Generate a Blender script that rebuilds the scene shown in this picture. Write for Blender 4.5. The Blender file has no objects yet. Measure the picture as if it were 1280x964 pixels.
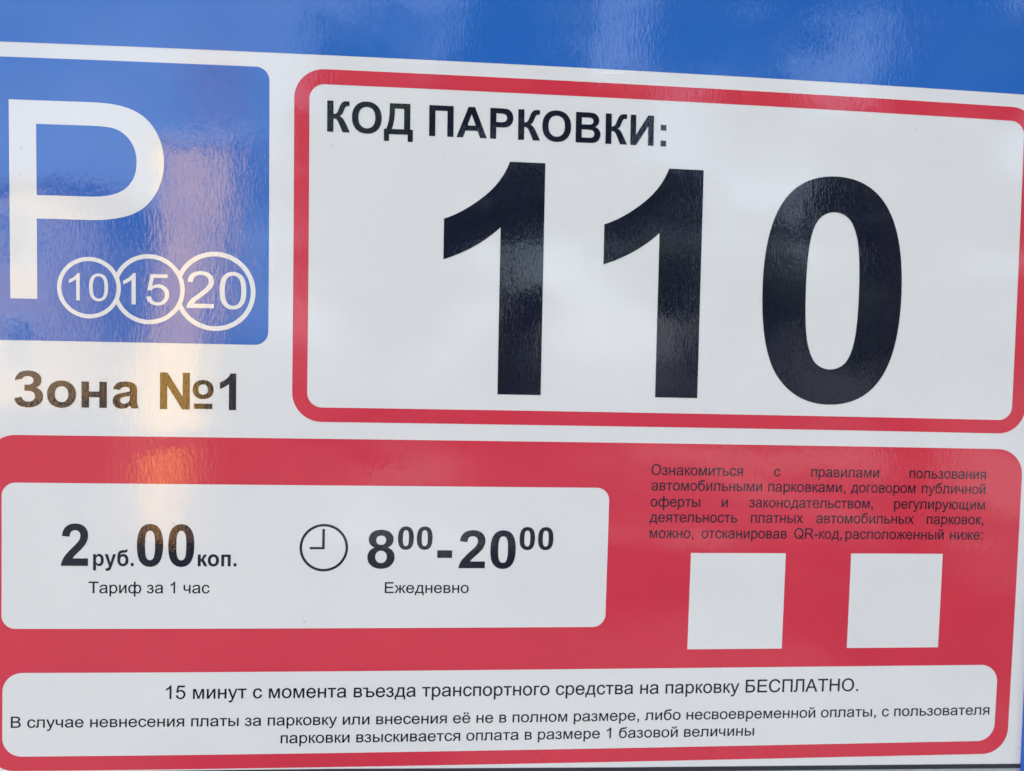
import bpy, math, random
from mathutils import Vector, Matrix
from mathutils.geometry import delaunay_2d_cdt

# ------------------------------------------------------------------ scene, camera, light
S = bpy.context.scene
COL = S.collection
U = 0.0007                     # metres per layout unit of the printed sign
ZC = 1.52                      # height of the sign's middle above the pavement
F_PX = 950.0                   # focal length for a 1280 px wide picture

cam_d = bpy.data.cameras.new('camera')
cam = bpy.data.objects.new('camera', cam_d)
COL.objects.link(cam)
S.camera = cam
cam_d.sensor_width = 36.0
cam_d.lens = F_PX / 1280 * 36.0
cam_d.clip_start = 0.02
cam_d.clip_end = 3000
# camera axes in world space: sign x -> +X, sign down -> -Z, into the sign -> +Y
RX = (0.9968971354, -0.0221045672, -0.0755479284)
RY = (0.0190733365, 0.9989929299, -0.0406119907)
RZ = (0.0763695568, 0.0390450260, 0.9963147980)
def wv(v): return Vector((v[0], v[2], -v[1]))
cam_loc = Vector(((567.608 - 640) * U, -943.371 * U, ZC - (445.03 - 480) * U))
ax, ay, az = wv(RX), -wv(RY), -wv(RZ)
m = Matrix((ax, ay, az)).transposed().to_4x4()
m.translation = cam_loc
cam.matrix_world = m
cam_d.dof.use_dof = True
cam_d.dof.focus_distance = 0.625
cam_d.dof.aperture_fstop = 5.0

SUN_EL, SUN_AZ = math.radians(33), math.radians(14)      # from behind the sign, a little to the right
world = bpy.data.worlds.new('World')
S.world = world
world.use_nodes = True
nt = world.node_tree
sky = nt.nodes.new('ShaderNodeTexSky')
sky.sky_type = 'NISHITA'
sky.sun_disc = False
sky.sun_elevation = SUN_EL
sky.sun_rotation = SUN_AZ
sky.air_density = 1.0
sky.dust_density = 3.0
sky.ozone_density = 1.0
bg = nt.nodes['Background']
bg.inputs['Strength'].default_value = 0.08
# thin bright clouds, the same kind all round the sky
_tc = nt.nodes.new('ShaderNodeTexCoord')
_mp = nt.nodes.new('ShaderNodeMapping'); _mp.inputs['Scale'].default_value = (1, 1, 2.4); _mp.inputs['Location'].default_value = (0.3, 1.7, 0.2)
nt.links.new(_tc.outputs['Generated'], _mp.inputs['Vector'])
_cn = nt.nodes.new('ShaderNodeTexNoise'); _cn.inputs['Scale'].default_value = 2.6; _cn.inputs['Detail'].default_value = 6; _cn.inputs['Roughness'].default_value = 0.55
nt.links.new(_mp.outputs[0], _cn.inputs['Vector'])
_cr = nt.nodes.new('ShaderNodeMapRange'); _cr.inputs['From Min'].default_value = 0.36; _cr.inputs['From Max'].default_value = 0.74
_cr.inputs['To Min'].default_value = 0.0; _cr.inputs['To Max'].default_value = 0.75
nt.links.new(_cn.outputs['Fac'], _cr.inputs['Value'])
_mx = nt.nodes.new('ShaderNodeMix'); _mx.data_type = 'RGBA'
nt.links.new(_cr.outputs[0], _mx.inputs['Factor'])
nt.links.new(sky.outputs[0], _mx.inputs[6])
_mx.inputs[7].default_value = (7.5, 8.2, 9.6, 1)
nt.links.new(_mx.outputs[2], bg.inputs[0])

sun_d = bpy.data.lights.new('sun', 'SUN')
sun_d.energy = 5.0
sun_d.angle = math.radians(0.5)
sun_d.color = (1.0, 0.95, 0.87)
sun = bpy.data.objects.new('sun', sun_d)
COL.objects.link(sun)
sd = Vector((math.sin(SUN_AZ) * math.cos(SUN_EL), math.cos(SUN_AZ) * math.cos(SUN_EL), math.sin(SUN_EL)))
sun.rotation_euler = sd.to_track_quat('Z', 'Y').to_euler()
sun.location = (2, 8, 9)

S.view_settings.view_transform = 'Standard'
S.view_settings.look = 'None'
S.view_settings.exposure = 2.66
S.view_settings.use_white_balance = True
S.view_settings.white_balance_temperature = 6450
S.view_settings.white_balance_tint = 10
S.view_settings.gamma = 1
S.view_settings.use_curve_mapping = False
S.render.engine = 'CYCLES'

# ------------------------------------------------------------------ helpers
def tag(o, label=None, cat=None, group=None, kind=None):
    for k, v in (('label', label), ('category', cat), ('group', group), ('kind', kind)):
        if v: o[k] = v
    return o

def mesh_obj(name, verts, faces, mat, parent=None, smooth=False):
    me = bpy.data.meshes.new(name)
    me.from_pydata([tuple(v) for v in verts], [], faces)
    me.validate(); me.update()
    if smooth:
        for p in me.polygons: p.use_smooth = True
    me.materials.append(mat)
    o = bpy.data.objects.new(name, me)
    COL.objects.link(o)
    if parent: o.parent = parent
    return o

def empty(name, loc):
    o = bpy.data.objects.new(name, None)
    o.location = loc
    COL.objects.link(o)
    return o

def box_data(x0, x1, y0, y1, z0, z1, bev=0.0):
    """bevelled box (chamfer) as verts, faces"""
    import bmesh
    bm = bmesh.new()
    bmesh.ops.create_cube(bm, size=1)
    for v in bm.verts:
        v.co = Vector(((x0 + x1) / 2 + v.co.x * (x1 - x0), (y0 + y1) / 2 + v.co.y * (y1 - y0), (z0 + z1) / 2 + v.co.z * (z1 - z0)))
    if bev:
        bmesh.ops.bevel(bm, geom=list(bm.edges), offset=bev, segments=2, affect='EDGES', profile=0.5)
    bm.verts.ensure_lookup_table()
    vs = [v.co.copy() for v in bm.verts]
    fs = [[v.index for v in f.verts] for f in bm.faces]
    bm.free()
    return vs, fs

# ------------------------------------------------------------------ materials
def new_mat(name):
    mt = bpy.data.materials.new(name)
    mt.use_nodes = True
    return mt, mt.node_tree.nodes, mt.node_tree.links, mt.node_tree.nodes['Principled BSDF']

def film_relief(N, L, bsdf):
    """relief of the laminated film: fine upright ripples, soft dimples and slow waves, continuous over the whole print"""
    tc = N.new('ShaderNodeTexCoord')
    def noise(scale3, scale, detail, rough=0.5, dist=0.0):
        mp = N.new('ShaderNodeMapping'); mp.inputs['Scale'].default_value = scale3
        L.new(tc.outputs['Object'], mp.inputs['Vector'])
        n = N.new('ShaderNodeTexNoise'); n.inputs['Scale'].default_value = scale
        n.inputs['Detail'].default_value = detail; n.inputs['Roughness'].default_value = rough
        n.inputs['Distortion'].default_value = dist
        L.new(mp.outputs[0], n.inputs['Vector'])
        return n.outputs['Fac']
    fine = noise((1, 1, 0.36), 480, 2.0, 0.55, 0.6)
    mid = noise((1, 1, 0.5), 60, 1.5, 0.5, 0.3)
    slow = noise((1, 1, 0.8), 9, 1.0, 0.5)
    b1 = N.new('ShaderNodeBump'); b1.inputs['Strength'].default_value = 1; b1.inputs['Distance'].default_value = 0.00005
    b2 = N.new('ShaderNodeBump'); b2.inputs['Strength'].default_value = 1; b2.inputs['Distance'].default_value = 0.00009
    b3 = N.new('ShaderNodeBump'); b3.inputs['Strength'].default_value = 1; b3.inputs['Distance'].default_value = 0.0009
    L.new(slow, b3.inputs['Height']); L.new(b3.outputs[0], b2.inputs['Normal'])
    L.new(mid, b2.inputs['Height']); L.new(b2.outputs[0], b1.inputs['Normal'])
    L.new(fine, b1.inputs['Height'])
    L.new(b1.outputs[0], bsdf.inputs['Normal'])
    return tc

def film(name, rgb, grain=0.05, rough=0.045):
    """printed, laminated film: flat ink with a faint print grain and specks"""
    mt, N, L, B = new_mat(name)
    tc = film_relief(N, L, B)
    n = N.new('ShaderNodeTexNoise'); n.inputs['Scale'].default_value = 900; n.inputs['Detail'].default_value = 2
    L.new(tc.outputs['Object'], n.inputs['Vector'])
    n2 = N.new('ShaderNodeTexNoise'); n2.inputs['Scale'].default_value = 14; n2.inputs['Detail'].default_value = 3
    L.new(tc.outputs['Object'], n2.inputs['Vector'])
    ad = N.new('ShaderNodeMath'); ad.operation = 'ADD'
    L.new(n.outputs['Fac'], ad.inputs[0]); L.new(n2.outputs['Fac'], ad.inputs[1])
    r = N.new('ShaderNodeMapRange'); r.inputs['From Min'].default_value = 0.7; r.inputs['From Max'].default_value = 1.3
    r.inputs['To Min'].default_value = 1 - grain; r.inputs['To Max'].default_value = 1 + grain
    L.new(ad.outputs[0], r.inputs['Value'])
    vo = N.new('ShaderNodeTexVoronoi'); vo.inputs['Scale'].default_value = 26
    L.new(tc.outputs['Object'], vo.inputs['Vector'])
    sp = N.new('ShaderNodeMapRange'); sp.inputs['From Min'].default_value = 0.012; sp.inputs['From Max'].default_value = 0.045
    sp.inputs['To Min'].default_value = 0.80; sp.inputs['To Max'].default_value = 1.0
    L.new(vo.outputs['Distance'], sp.inputs['Value'])
    mu = N.new('ShaderNodeMath'); mu.operation = 'MULTIPLY'
    L.new(r.outputs[0], mu.inputs[0]); L.new(sp.outputs[0], mu.inputs[1])
    vm = N.new('ShaderNodeVectorMath'); vm.operation = 'SCALE'
    vm.inputs[0].default_value = rgb
    L.new(mu.outputs[0], vm.inputs['Scale'])
    L.new(vm.outputs[0], B.inputs['Base Color'])
    n3 = N.new('ShaderNodeTexNoise'); n3.inputs['Scale'].default_value = 7; n3.inputs['Detail'].default_value = 6; n3.inputs['Roughness'].default_value = 0.65
    L.new(tc.outputs['Object'], n3.inputs['Vector'])
    rr = N.new('ShaderNodeMapRange'); rr.inputs['From Min'].default_value = 0.35; rr.inputs['From Max'].default_value = 0.7
    rr.inputs['To Min'].default_value = rough * 0.35; rr.inputs['To Max'].default_value = rough * 1.3
    L.new(n3.outputs['Fac'], rr.inputs['Value']); L.new(rr.outputs[0], B.inputs['Roughness'])
    B.inputs['IOR'].default_value = 1.5
    return mt

M_white = film('white_film', (0.735, 0.745, 0.72), 0.02)
M_blue = film('blue_print', (0.024, 0.136, 0.48), 0.05)
M_red = film('red_print', (0.625, 0.040, 0.068), 0.04)
M_ink = film('black_print', (0.009, 0.0105, 0.024), 0.2)

def plain(name, rgb, rough=0.5, metal=0.0, bump=0.0, bscale=40.0, var=0.15, vscale=6.0):
    mt, N, L, B = new_mat(name)
    tc = N.new('ShaderNodeTexCoord')
    n = N.new('ShaderNodeTexNoise'); n.inputs['Scale'].default_value = vscale; n.inputs['Detail'].default_value = 5
    L.new(tc.outputs['Object'], n.inputs['Vector'])
    r = N.new('ShaderNodeMapRange'); r.inputs['From Min'].default_value = 0.3; r.inputs['From Max'].default_value = 0.7
    r.inputs['To Min'].default_value = 1 - var; r.inputs['To Max'].default_value = 1 + var
    L.new(n.outputs['Fac'], r.inputs['Value'])
    vm = N.new('ShaderNodeVectorMath'); vm.operation = 'SCALE'; vm.inputs[0].default_value = rgb
    L.new(r.outputs[0], vm.inputs['Scale']); L.new(vm.outputs[0], B.inputs['Base Color'])
    B.inputs['Roughness'].default_value = rough; B.inputs['Metallic'].default_value = metal
    if bump:
        b = N.new('ShaderNodeBump'); b.inputs['Distance'].default_value = bump
        n2 = N.new('ShaderNodeTexNoise'); n2.inputs['Scale'].default_value = bscale; n2.inputs['Detail'].default_value = 4
        L.new(tc.outputs['Object'], n2.inputs['Vector'])
        L.new(n2.outputs['Fac'], b.inputs['Height']); L.new(b.outputs[0], B.inputs['Normal'])
    return mt

M_rail = plain('blue_rail_paint', (0.03, 0.12, 0.50), 0.22, 0, 0.00005, 400, 0.06, 30)
M_gasket = plain('dark_gasket', (0.02, 0.021, 0.03), 0.6, 0, 0.0002, 300, 0.2, 50)
M_alu = plain('pale_aluminium', (0.55, 0.57, 0.60), 0.35, 0.6, 0.00005, 500, 0.08, 30)
M_ochre = plain('ochre_plaster', (0.84, 0.48, 0.07), 0.8, 0, 0.01, 30, 0.12, 3)
M_ochre_cap = plain('grey_stone_cap', (0.42, 0.36, 0.28), 0.8, 0, 0.01, 30, 0.12, 3)
M_dry = plain('dry_leaf', (0.50, 0.34, 0.26), 0.7, 0, 0, 20, 0.3, 4)
M_bin = plain('ochre_bin_paint', (0.70, 0.37, 0.10), 0.45, 0, 0, 30, 0.05, 3)
M_plinth = plain('dark_stone', (0.10, 0.095, 0.09), 0.8, 0, 0.01, 30, 0.15, 3)
M_brown = plain('brown_plaster', (0.44, 0.29, 0.14), 0.85, 0, 0.01, 20, 0.15, 1.2)
M_roof = plain('roof_sheet', (0.30, 0.19, 0.14), 0.6, 0, 0, 20, 0.2, 2)
M_glass = plain('dark_window_glass', (0.03, 0.035, 0.04), 0.05, 0, 0, 20, 0.1, 2)
M_frame = plain('white_window_frame', (0.7, 0.7, 0.68), 0.5)
M_ground = plain('pavement', (0.055, 0.055, 0.057), 0.85, 0, 0.004, 60, 0.2, 0.8)
M_path = plain('pale_paving', (0.20, 0.20, 0.20), 0.8, 0, 0.004, 60, 0.1, 1.5)
M_bark = plain('bark', (0.09, 0.065, 0.045), 0.9, 0, 0.02, 25, 0.3, 8)
M_leaf = plain('leaf', (0.030, 0.055, 0.022), 0.55, 0, 0, 20, 0.5, 2.5)

# ------------------------------------------------------------------ print layout -> sign surface
WK = (0.15962406, -0.52239617, 0.05043736, 0.32297966, -0.48684556, -0.02903149, 0.11107483, 0.06563709)
def warp(X, Y):
    """the film was stretched a little when it was laid, so printed lines are not dead straight"""
    x = (X - 640) / 640; y = (Y - 480) / 640
    dy = WK[0]*x*x + WK[1]*x*x*y + WK[2]*x**3 + WK[3]*y*y + WK[7]*x**3*y
    dx = WK[4]*y*y + WK[5]*x*y*y + WK[6]*x*x
    return X + 10 * dx, Y + 10 * dy

def sheet_pt(X, Y, layer):
    X, Y = warp(X, Y)
    return ((X - 640) * U, -0.00012 * layer, -(Y - 480) * U)

def inside(pt, loops):
    x, y = pt; c = False
    for lp in loops:
        n = len(lp); j = n - 1
        for i in range(n):
            xi, yi = lp[i]; xj, yj = lp[j]
            if (yi > y) != (yj > y) and x < (xj - xi) * (y - yi) / (yj - yi) + xi:
                c = not c
            j = i
    return c

def fill(components):
    """components: list of lists of loops; even-odd inside a component, union between components"""
    pts = []; edges = []
    for loops in components:
        for lp in loops:
            b = len(pts); n = len(lp)
            pts += [Vector(p) for p in lp]
            edges += [(b + i, b + (i + 1) % n) for i in range(n)]
    v, e, f, _, _, _ = delaunay_2d_cdt(pts, edges, [], 0, 1e-5)
    out = []
    for t in f:
        cx = sum(v[i].x for i in t) / len(t); cy = sum(v[i].y for i in t) / len(t)
        if any(inside((cx, cy), loops) for loops in components):
            a, b, c = v[t[0]], v[t[1]], v[t[2]]
            if (b - a).cross(c - a) < 0: t = list(reversed(t))
            out.append(list(t))
    used = sorted({i for t in out for i in t}); mp = {k: i for i, k in enumerate(used)}
    return [(v[i].x, v[i].y) for i in used], [[mp[i] for i in t] for t in out]

def rrect(x0, y0, x1, y1, r, seg=10, step=28.0):
    """rounded rectangle outline; r is one radius or four (top left, top right, bottom right, bottom left)"""
    rs = r if isinstance(r, (tuple, list)) else (r,) * 4
    cs = [(x0 + rs[0], y0 + rs[0], 180, rs[0]), (x1 - rs[1], y0 + rs[1], 270, rs[1]),
          (x1 - rs[2], y1 - rs[2], 0, rs[2]), (x0 + rs[3], y1 - rs[3], 90, rs[3])]
    raw = []
    for cx, cy, a0, rr in cs:
        if rr <= 0: raw.append((cx, cy)); continue
        for k in range(seg + 1):
            a = math.radians(a0 + 90 * k / seg)
            raw.append((cx + rr * math.cos(a), cy + rr * math.sin(a)))
    out = []
    for i, p in enumerate(raw):
        q = raw[(i + 1) % len(raw)]
        n = max(1, int(math.dist(p, q) / step))
        for k in range(n):
            out.append((p[0] + (q[0] - p[0]) * k / n, p[1] + (q[1] - p[1]) * k / n))
    return out

def circle(cx, cy, r, n=72):
    return [(cx + r * math.cos(2 * math.pi * k / n), cy + r * math.sin(2 * math.pi * k / n)) for k in range(n)]

def flat(name, components, layer, mat, parent):
    v, f = fill(components)
    vs = [sheet_pt(x, y, layer) for x, y in v]
    return mesh_obj(name, vs, f, mat, parent)

# ------------------------------------------------------------------ lettering: outlines on a 2048 unit grid
# '|' parts a glyph into components that are united; loops inside a component cut holes
ARM = "M{x} 603Q{a} 603 {b} 636Q{c} 669 {d} 828Q{e} 954 {f} 994Q{g} 1034 {h} 1048Q{i} 1062 {j} 1062H{k}V913L{l} 914Q{m} 914 {n} 893Q{o} 871 {p} 763Q{q} 660 {r} 620Q{s} 581 {t} 548Q{u} 517 {v} 332L{w} 0H{y}L{z} 332Q{aa} 432 {bb} 463Q{cc} 495 {x} 495Z"
def arm(x, sg=1, k=1.0):
    off = dict(a=86, b=120, c=155, d=221, e=273, f=305, g=338, h=381, i=424, j=517, k=553, l=503, m=432, n=412, o=391, p=348,
               q=307, r=273, s=239, t=168, u=284, v=396, w=594, y=378, z=203, aa=144, bb=100, cc=56)
    return ARM.format(x=x, **{n: x + sg * k * o for n, o in off.items()})

RG = {  # regular face: char -> (advance, outline)
'а': (1139, "M828 131Q728 46 635 11Q543 -24 437 -24Q262 -24 168 61Q74 147 74 280Q74 358 109 422Q145 487 202 526Q260 565 332 585Q385 599 492 612Q710 638 813 674Q814 711 814 721Q814 831 763 876Q694 937 558 937Q431 937 370 892Q310 848 281 735L105 759Q129 872 184 941Q239 1011 343 1048Q447 1086 584 1086Q720 1086 805 1054Q890 1022 930 973Q970 925 986 851Q995 805 995 685V445Q995 194 1006 127Q1018 61 1052 0H864Q836 56 828 131ZM813 533Q715 493 519 465Q408 449 362 429Q316 409 291 370Q266 332 266 285Q266 213 320 165Q375 117 480 117Q584 117 665 162Q746 208 784 287Q813 348 813 467Z"),
'о': (1139, "M68 531Q68 826 232 968Q369 1086 566 1086Q785 1086 924 942Q1063 799 1063 546Q1063 341 1001 223Q940 106 822 41Q705 -24 566 -24Q343 -24 205 119Q68 262 68 531ZM253 531Q253 327 342 225Q431 124 566 124Q700 124 789 226Q878 328 878 537Q878 734 788 835Q699 937 566 937Q431 937 342 836Q253 735 253 531Z"),
'е': (1139, "M862 342L1048 319Q1004 156 885 66Q766 -24 581 -24Q348 -24 211 119Q75 263 75 522Q75 790 213 938Q351 1086 571 1086Q784 1086 919 941Q1054 796 1054 533Q1054 517 1053 485H261Q271 310 360 217Q449 124 582 124Q681 124 751 176Q821 228 862 342ZM271 633H864Q852 767 796 834Q710 938 573 938Q449 938 364 855Q280 772 271 633Z"),
'с': (1024, "M828 389L1005 366Q976 183 856 79Q737 -24 563 -24Q345 -24 212 118Q80 261 80 527Q80 699 137 828Q194 957 310 1021Q427 1086 564 1086Q737 1086 847 998Q957 911 988 750L813 723Q788 830 724 884Q661 938 571 938Q435 938 350 840Q265 743 265 532Q265 318 347 221Q429 124 561 124Q667 124 738 189Q809 254 828 389Z"),
'р': (1139, "M135 -407V1062H299V924Q357 1005 430 1045Q503 1086 607 1086Q743 1086 847 1016Q951 946 1004 818Q1057 691 1057 539Q1057 376 998 245Q940 115 828 45Q717 -24 594 -24Q504 -24 432 14Q361 52 315 110V-407ZM298 525Q298 320 381 222Q464 124 582 124Q702 124 787 225Q873 327 873 540Q873 743 789 844Q706 945 590 945Q475 945 386 837Q298 730 298 525Z"),
'у': (1024, "M127 -409L107 -240Q166 -256 210 -256Q270 -256 306 -236Q342 -216 365 -180Q382 -153 420 -46Q425 -31 436 -2L33 1062H227L448 447Q491 330 525 201Q556 325 599 443L826 1062H1006L602 -18Q537 -193 501 -259Q453 -348 391 -389Q329 -431 243 -431Q191 -431 127 -409Z"),
'х': (1024, "M15 0L403 552L44 1062H269L432 813Q478 742 506 694Q550 760 587 811L766 1062H981L614 562L1009 0H788L570 330L512 419L233 0Z"),
'н': (1130, "M135 0V1062H315V618H815V1062H995V0H815V466H315V0Z"),
'и': (1144, "M136 1062H316V252L812 1062H1006V0H826V806L330 0H136Z"),
'й': (1144, "M136 1062H316V252L812 1062H1006V0H826V806L330 0H136Z|M745 1466H868Q853 1330 770 1257Q686 1184 548 1184Q408 1184 325 1256Q242 1329 227 1466H350Q365 1392 411 1355Q457 1319 535 1319Q625 1319 671 1355Q717 1391 745 1466Z"),
'п': (1109, "M135 0V1062H973V0H793V914H315V0Z"),
'т': (938, "M38 1062H900V914H559V0H379V914H38Z"),
'г': (747, "M137 0V1062H710V914H317V0Z"),
'в': (1088, "M135 1062H550Q702 1062 776 1036Q850 1011 903 943Q957 875 957 780Q957 704 925 647Q894 591 831 553Q906 528 955 459Q1005 391 1005 297Q995 146 897 73Q799 0 612 0H135ZM315 621H507Q622 621 665 633Q708 645 742 681Q776 718 776 769Q776 853 716 886Q657 915 513 915H315ZM315 148H552Q705 148 762 182Q822 216 822 304Q822 356 788 400Q755 445 701 456Q647 468 528 468H315Z"),
'ь': (1066, "M135 0V1062H315V648H543Q767 648 888 561Q1009 474 1009 321Q1009 187 907 93Q806 0 583 0ZM315 146H506Q679 146 753 188Q827 231 827 321Q827 391 772 446Q717 501 528 501H315Z"),
'ъ': (1280, "M349 0V914H28V1062H529V648H757Q981 648 1102 561Q1223 474 1223 321Q1223 187 1121 93Q1020 0 797 0ZM529 146H720Q893 146 967 188Q1041 231 1041 321Q1041 391 986 446Q931 501 742 501H529Z"),
'ы': (1473, "M135 0V1062H315V648H503Q727 648 848 561Q969 474 969 321Q969 187 867 93Q766 0 543 0ZM315 146H486Q639 146 713 188Q787 231 787 321Q787 391 732 446Q677 501 488 501H315Z|M1157 0V1062H1337V0Z"),
'к': (897, "M135 0V1062H315V0Z|" + arm(315)),
'м': (1408, "M136 1062H416L696 208L1006 1062H1258V0H1082V855L769 0H612L303 895V0H136Z"),
'л': (1195, "M187 1062H1046V0H866V913H364V384Q364 199 352 139Q340 80 285 36Q230 -8 126 -8Q62 -8 14 0V150H75Q137 150 158 180Q187 209 187 532Z"),
'д': (1195, "M352 1062H1025V148H1130V-299H983V0H170V-299H23V148H107Q230 310 295 560Q350 800 352 1062ZM513 914Q490 440 302 148H845V914Z"),
'ё': (1139, "M862 342L1048 319Q1004 156 885 66Q766 -24 581 -24Q348 -24 211 119Q75 263 75 522Q75 790 213 938Q351 1086 571 1086Q784 1086 919 941Q1054 796 1054 533Q1054 517 1053 485H261Q271 310 360 217Q449 124 582 124Q681 124 751 176Q821 228 862 342ZM271 633H864Q852 767 796 834Q710 938 573 938Q449 938 364 855Q280 772 271 633Z|M262 1232V1437H450V1232Z|M634 1232V1437H822V1232Z"),
'з': (934, "M61 772L229 800Q256 866 307 904Q358 942 439 942Q520 942 568 898Q617 855 617 789Q617 706 556 663Q505 628 395 628H338V488H391Q534 488 593 454Q663 412 663 309Q663 226 603 174Q543 122 442 122Q257 122 201 312L28 283Q98 -24 438 -24Q617 -24 731 68Q845 160 845 305Q845 481 686 565Q793 636 793 793Q793 913 697 999Q601 1086 439 1086Q134 1086 61 772Z"),
'я': (1109, "M975 1062V0H795V414H687Q590 414 542 389Q495 364 404 228L251 0H28L229 287Q321 415 397 428Q254 450 180 537Q106 624 106 741Q106 880 204 971Q302 1062 488 1062ZM795 915V560H566Q418 560 354 604Q290 648 290 743Q290 818 343 866Q397 915 530 915Z"),
'ч': (1066, "M87 1062H267V711Q267 594 282 555Q297 516 339 488Q381 461 452 461Q570 461 738 554V1062H918V0H738V414Q591 318 418 318Q270 318 178 392Q87 467 87 611Z"),
'щ': (1700, "M136 0V1062H316V149H694V1062H874V149H1252V1062H1432V149H1567V-299H1420V0Z"),
'ю': (1536, "M136 0V1062H316V628H540V480H316V0Z|M471 531Q471 826 628 968Q762 1086 954 1086Q1167 1086 1306 942Q1445 799 1445 546Q1445 341 1383 223Q1322 106 1204 41Q1087 -24 954 -24Q738 -24 604 119Q471 262 471 531ZM656 531Q656 327 740 225Q824 124 954 124Q1084 124 1172 226Q1260 328 1260 537Q1260 734 1171 835Q1082 937 954 937Q824 937 740 836Q656 735 656 531Z"),
'ж': (1370, "M595 0V1062H775V0Z|" + arm(775) + "|" + arm(595, -1)),
'ф': (1686, "M75 531Q75 800 195 943Q315 1086 500 1086Q720 1086 850 900V160Q720 -24 500 -24Q315 -24 195 120Q75 262 75 531ZM258 531Q258 330 330 227Q400 124 510 124Q640 124 700 230Q757 330 757 531Q757 735 700 836Q640 937 510 937Q400 937 330 836Q258 735 258 531Z|M1611 531Q1611 800 1491 943Q1371 1086 1186 1086Q966 1086 836 900V160Q966 -24 1186 -24Q1371 -24 1491 120Q1611 262 1611 531ZM1428 531Q1428 330 1356 227Q1286 124 1176 124Q1046 124 986 230Q929 330 929 531Q929 735 986 836Q1046 937 1176 937Q1286 937 1356 836Q1428 735 1428 531Z|M753 -407V1466H933V-407Z"),
'б': (1174, "M985 1490H1064Q1050 1350 985 1305Q930 1275 790 1268Q600 1258 500 1215Q400 1170 345 1070Q300 980 285 850Q420 1052 628 1052Q830 1052 957 908Q1085 765 1085 535Q1085 280 947 128Q809 -24 592 -24Q350 -24 222 140Q95 305 95 620Q95 1050 190 1215Q285 1385 560 1425Q700 1437 820 1440Q900 1445 915 1490ZM592 124Q730 124 815 230Q897 330 897 520Q897 700 815 803Q730 905 592 905Q450 905 365 803Q279 700 279 520Q279 330 365 230Q450 124 592 124Z"),
'1': (1139, "M763 0H583V1147Q518 1085 412 1023Q307 961 223 930V1104Q374 1175 487 1276Q600 1377 647 1472H763Z"),
'0': (1139, "M85 723Q85 983 138 1141Q192 1300 297 1386Q403 1472 562 1472Q679 1472 767 1425Q856 1378 913 1289Q971 1200 1003 1072Q1036 945 1036 723Q1036 465 983 306Q930 148 825 61Q720 -25 560 -25Q349 -25 229 126Q85 308 85 723ZM270 723Q270 360 355 240Q440 120 562 120Q689 120 773 240Q858 361 858 723Q858 1087 773 1206Q689 1326 562 1326Q437 1326 363 1220Q270 1086 270 723Z"),
'2': (1139, "M1031 173V0H62Q60 65 83 125Q120 224 201 320Q283 416 437 542Q676 738 760 852Q844 967 844 1069Q844 1176 767 1249Q691 1323 568 1323Q438 1323 360 1245Q282 1167 281 1029L96 1048Q115 1255 239 1363Q363 1472 572 1472Q783 1472 906 1355Q1029 1238 1029 1065Q1029 977 993 892Q957 807 873 713Q790 619 596 455Q434 319 388 270Q342 222 312 173Z"),
'5': (1139, "M85 384L274 400Q295 262 371 192Q448 123 556 123Q686 123 776 221Q866 319 866 481Q866 635 779 724Q693 813 553 813Q466 813 396 773Q326 734 286 671L117 693L259 1446H988V1274H403L324 880Q456 972 601 972Q793 972 925 839Q1057 706 1057 497Q1057 298 941 153Q800 -25 556 -25Q356 -25 229 87Q103 199 85 384Z"),
'P': (1366, "M158 0V1466H711Q857 1466 934 1452Q1042 1434 1115 1383Q1188 1333 1232 1242Q1277 1151 1277 1042Q1277 855 1158 725Q1039 596 728 596H352V0ZM352 769H731Q919 769 998 839Q1077 909 1077 1036Q1077 1128 1030 1193Q984 1259 908 1280Q859 1293 727 1293H352Z"),
'О': (1593, "M99 714Q99 1079 295 1285Q491 1492 801 1492Q1004 1492 1167 1395Q1330 1298 1415 1124Q1501 951 1501 731Q1501 508 1411 332Q1321 156 1156 65Q991 -25 800 -25Q593 -25 430 75Q267 175 183 348Q99 521 99 714ZM299 711Q299 446 441 293Q584 141 799 141Q1018 141 1159 295Q1301 449 1301 732Q1301 911 1240 1044Q1180 1178 1063 1251Q947 1325 802 1325Q596 1325 447 1183Q299 1042 299 711Z"),
'С': (1479, "M1204 514L1398 465Q1337 226 1178 100Q1020 -25 791 -25Q554 -25 405 71Q257 168 179 351Q102 534 102 744Q102 973 189 1143Q277 1314 438 1402Q600 1491 794 1491Q1014 1491 1164 1379Q1314 1267 1373 1064L1182 1019Q1131 1179 1034 1252Q937 1325 790 1325Q621 1325 507 1244Q394 1163 348 1026Q302 890 302 745Q302 558 356 418Q411 279 526 210Q641 141 775 141Q938 141 1051 235Q1164 329 1204 514Z"),
'В': (1366, "M150 0V1466H700Q868 1466 969 1421Q1071 1377 1128 1284Q1186 1192 1186 1091Q1186 997 1135 914Q1084 831 981 780Q1114 741 1185 647Q1257 553 1257 425Q1257 322 1213 233Q1170 145 1106 97Q1042 49 945 24Q849 0 709 0ZM344 850H661Q790 850 846 867Q920 889 957 940Q995 991 995 1068Q995 1141 960 1196Q925 1252 860 1272Q795 1293 637 1293H344ZM344 173H709Q803 173 841 180Q908 192 953 220Q998 248 1027 301Q1056 355 1056 423Q1056 503 1015 562Q974 621 901 644Q829 668 683 668H344Z"),
'R': (1479, "M161 0V1466H811Q1007 1466 1109 1426Q1211 1387 1272 1287Q1333 1187 1333 1066Q1333 910 1232 803Q1131 696 920 667Q997 630 1037 594Q1122 516 1198 399L1453 0H1209L1015 305Q930 437 875 507Q820 577 776 605Q733 633 688 644Q655 651 580 651H355V0ZM355 819H772Q905 819 980 846Q1055 874 1094 934Q1133 995 1133 1066Q1133 1170 1057 1237Q982 1304 819 1304H355Z"),
'А': (1366, "M-3 0L560 1466H769L1369 0H1148L977 444H364L203 0ZM420 602H917L764 1008Q694 1193 660 1312Q632 1171 581 1036Z"),
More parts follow.
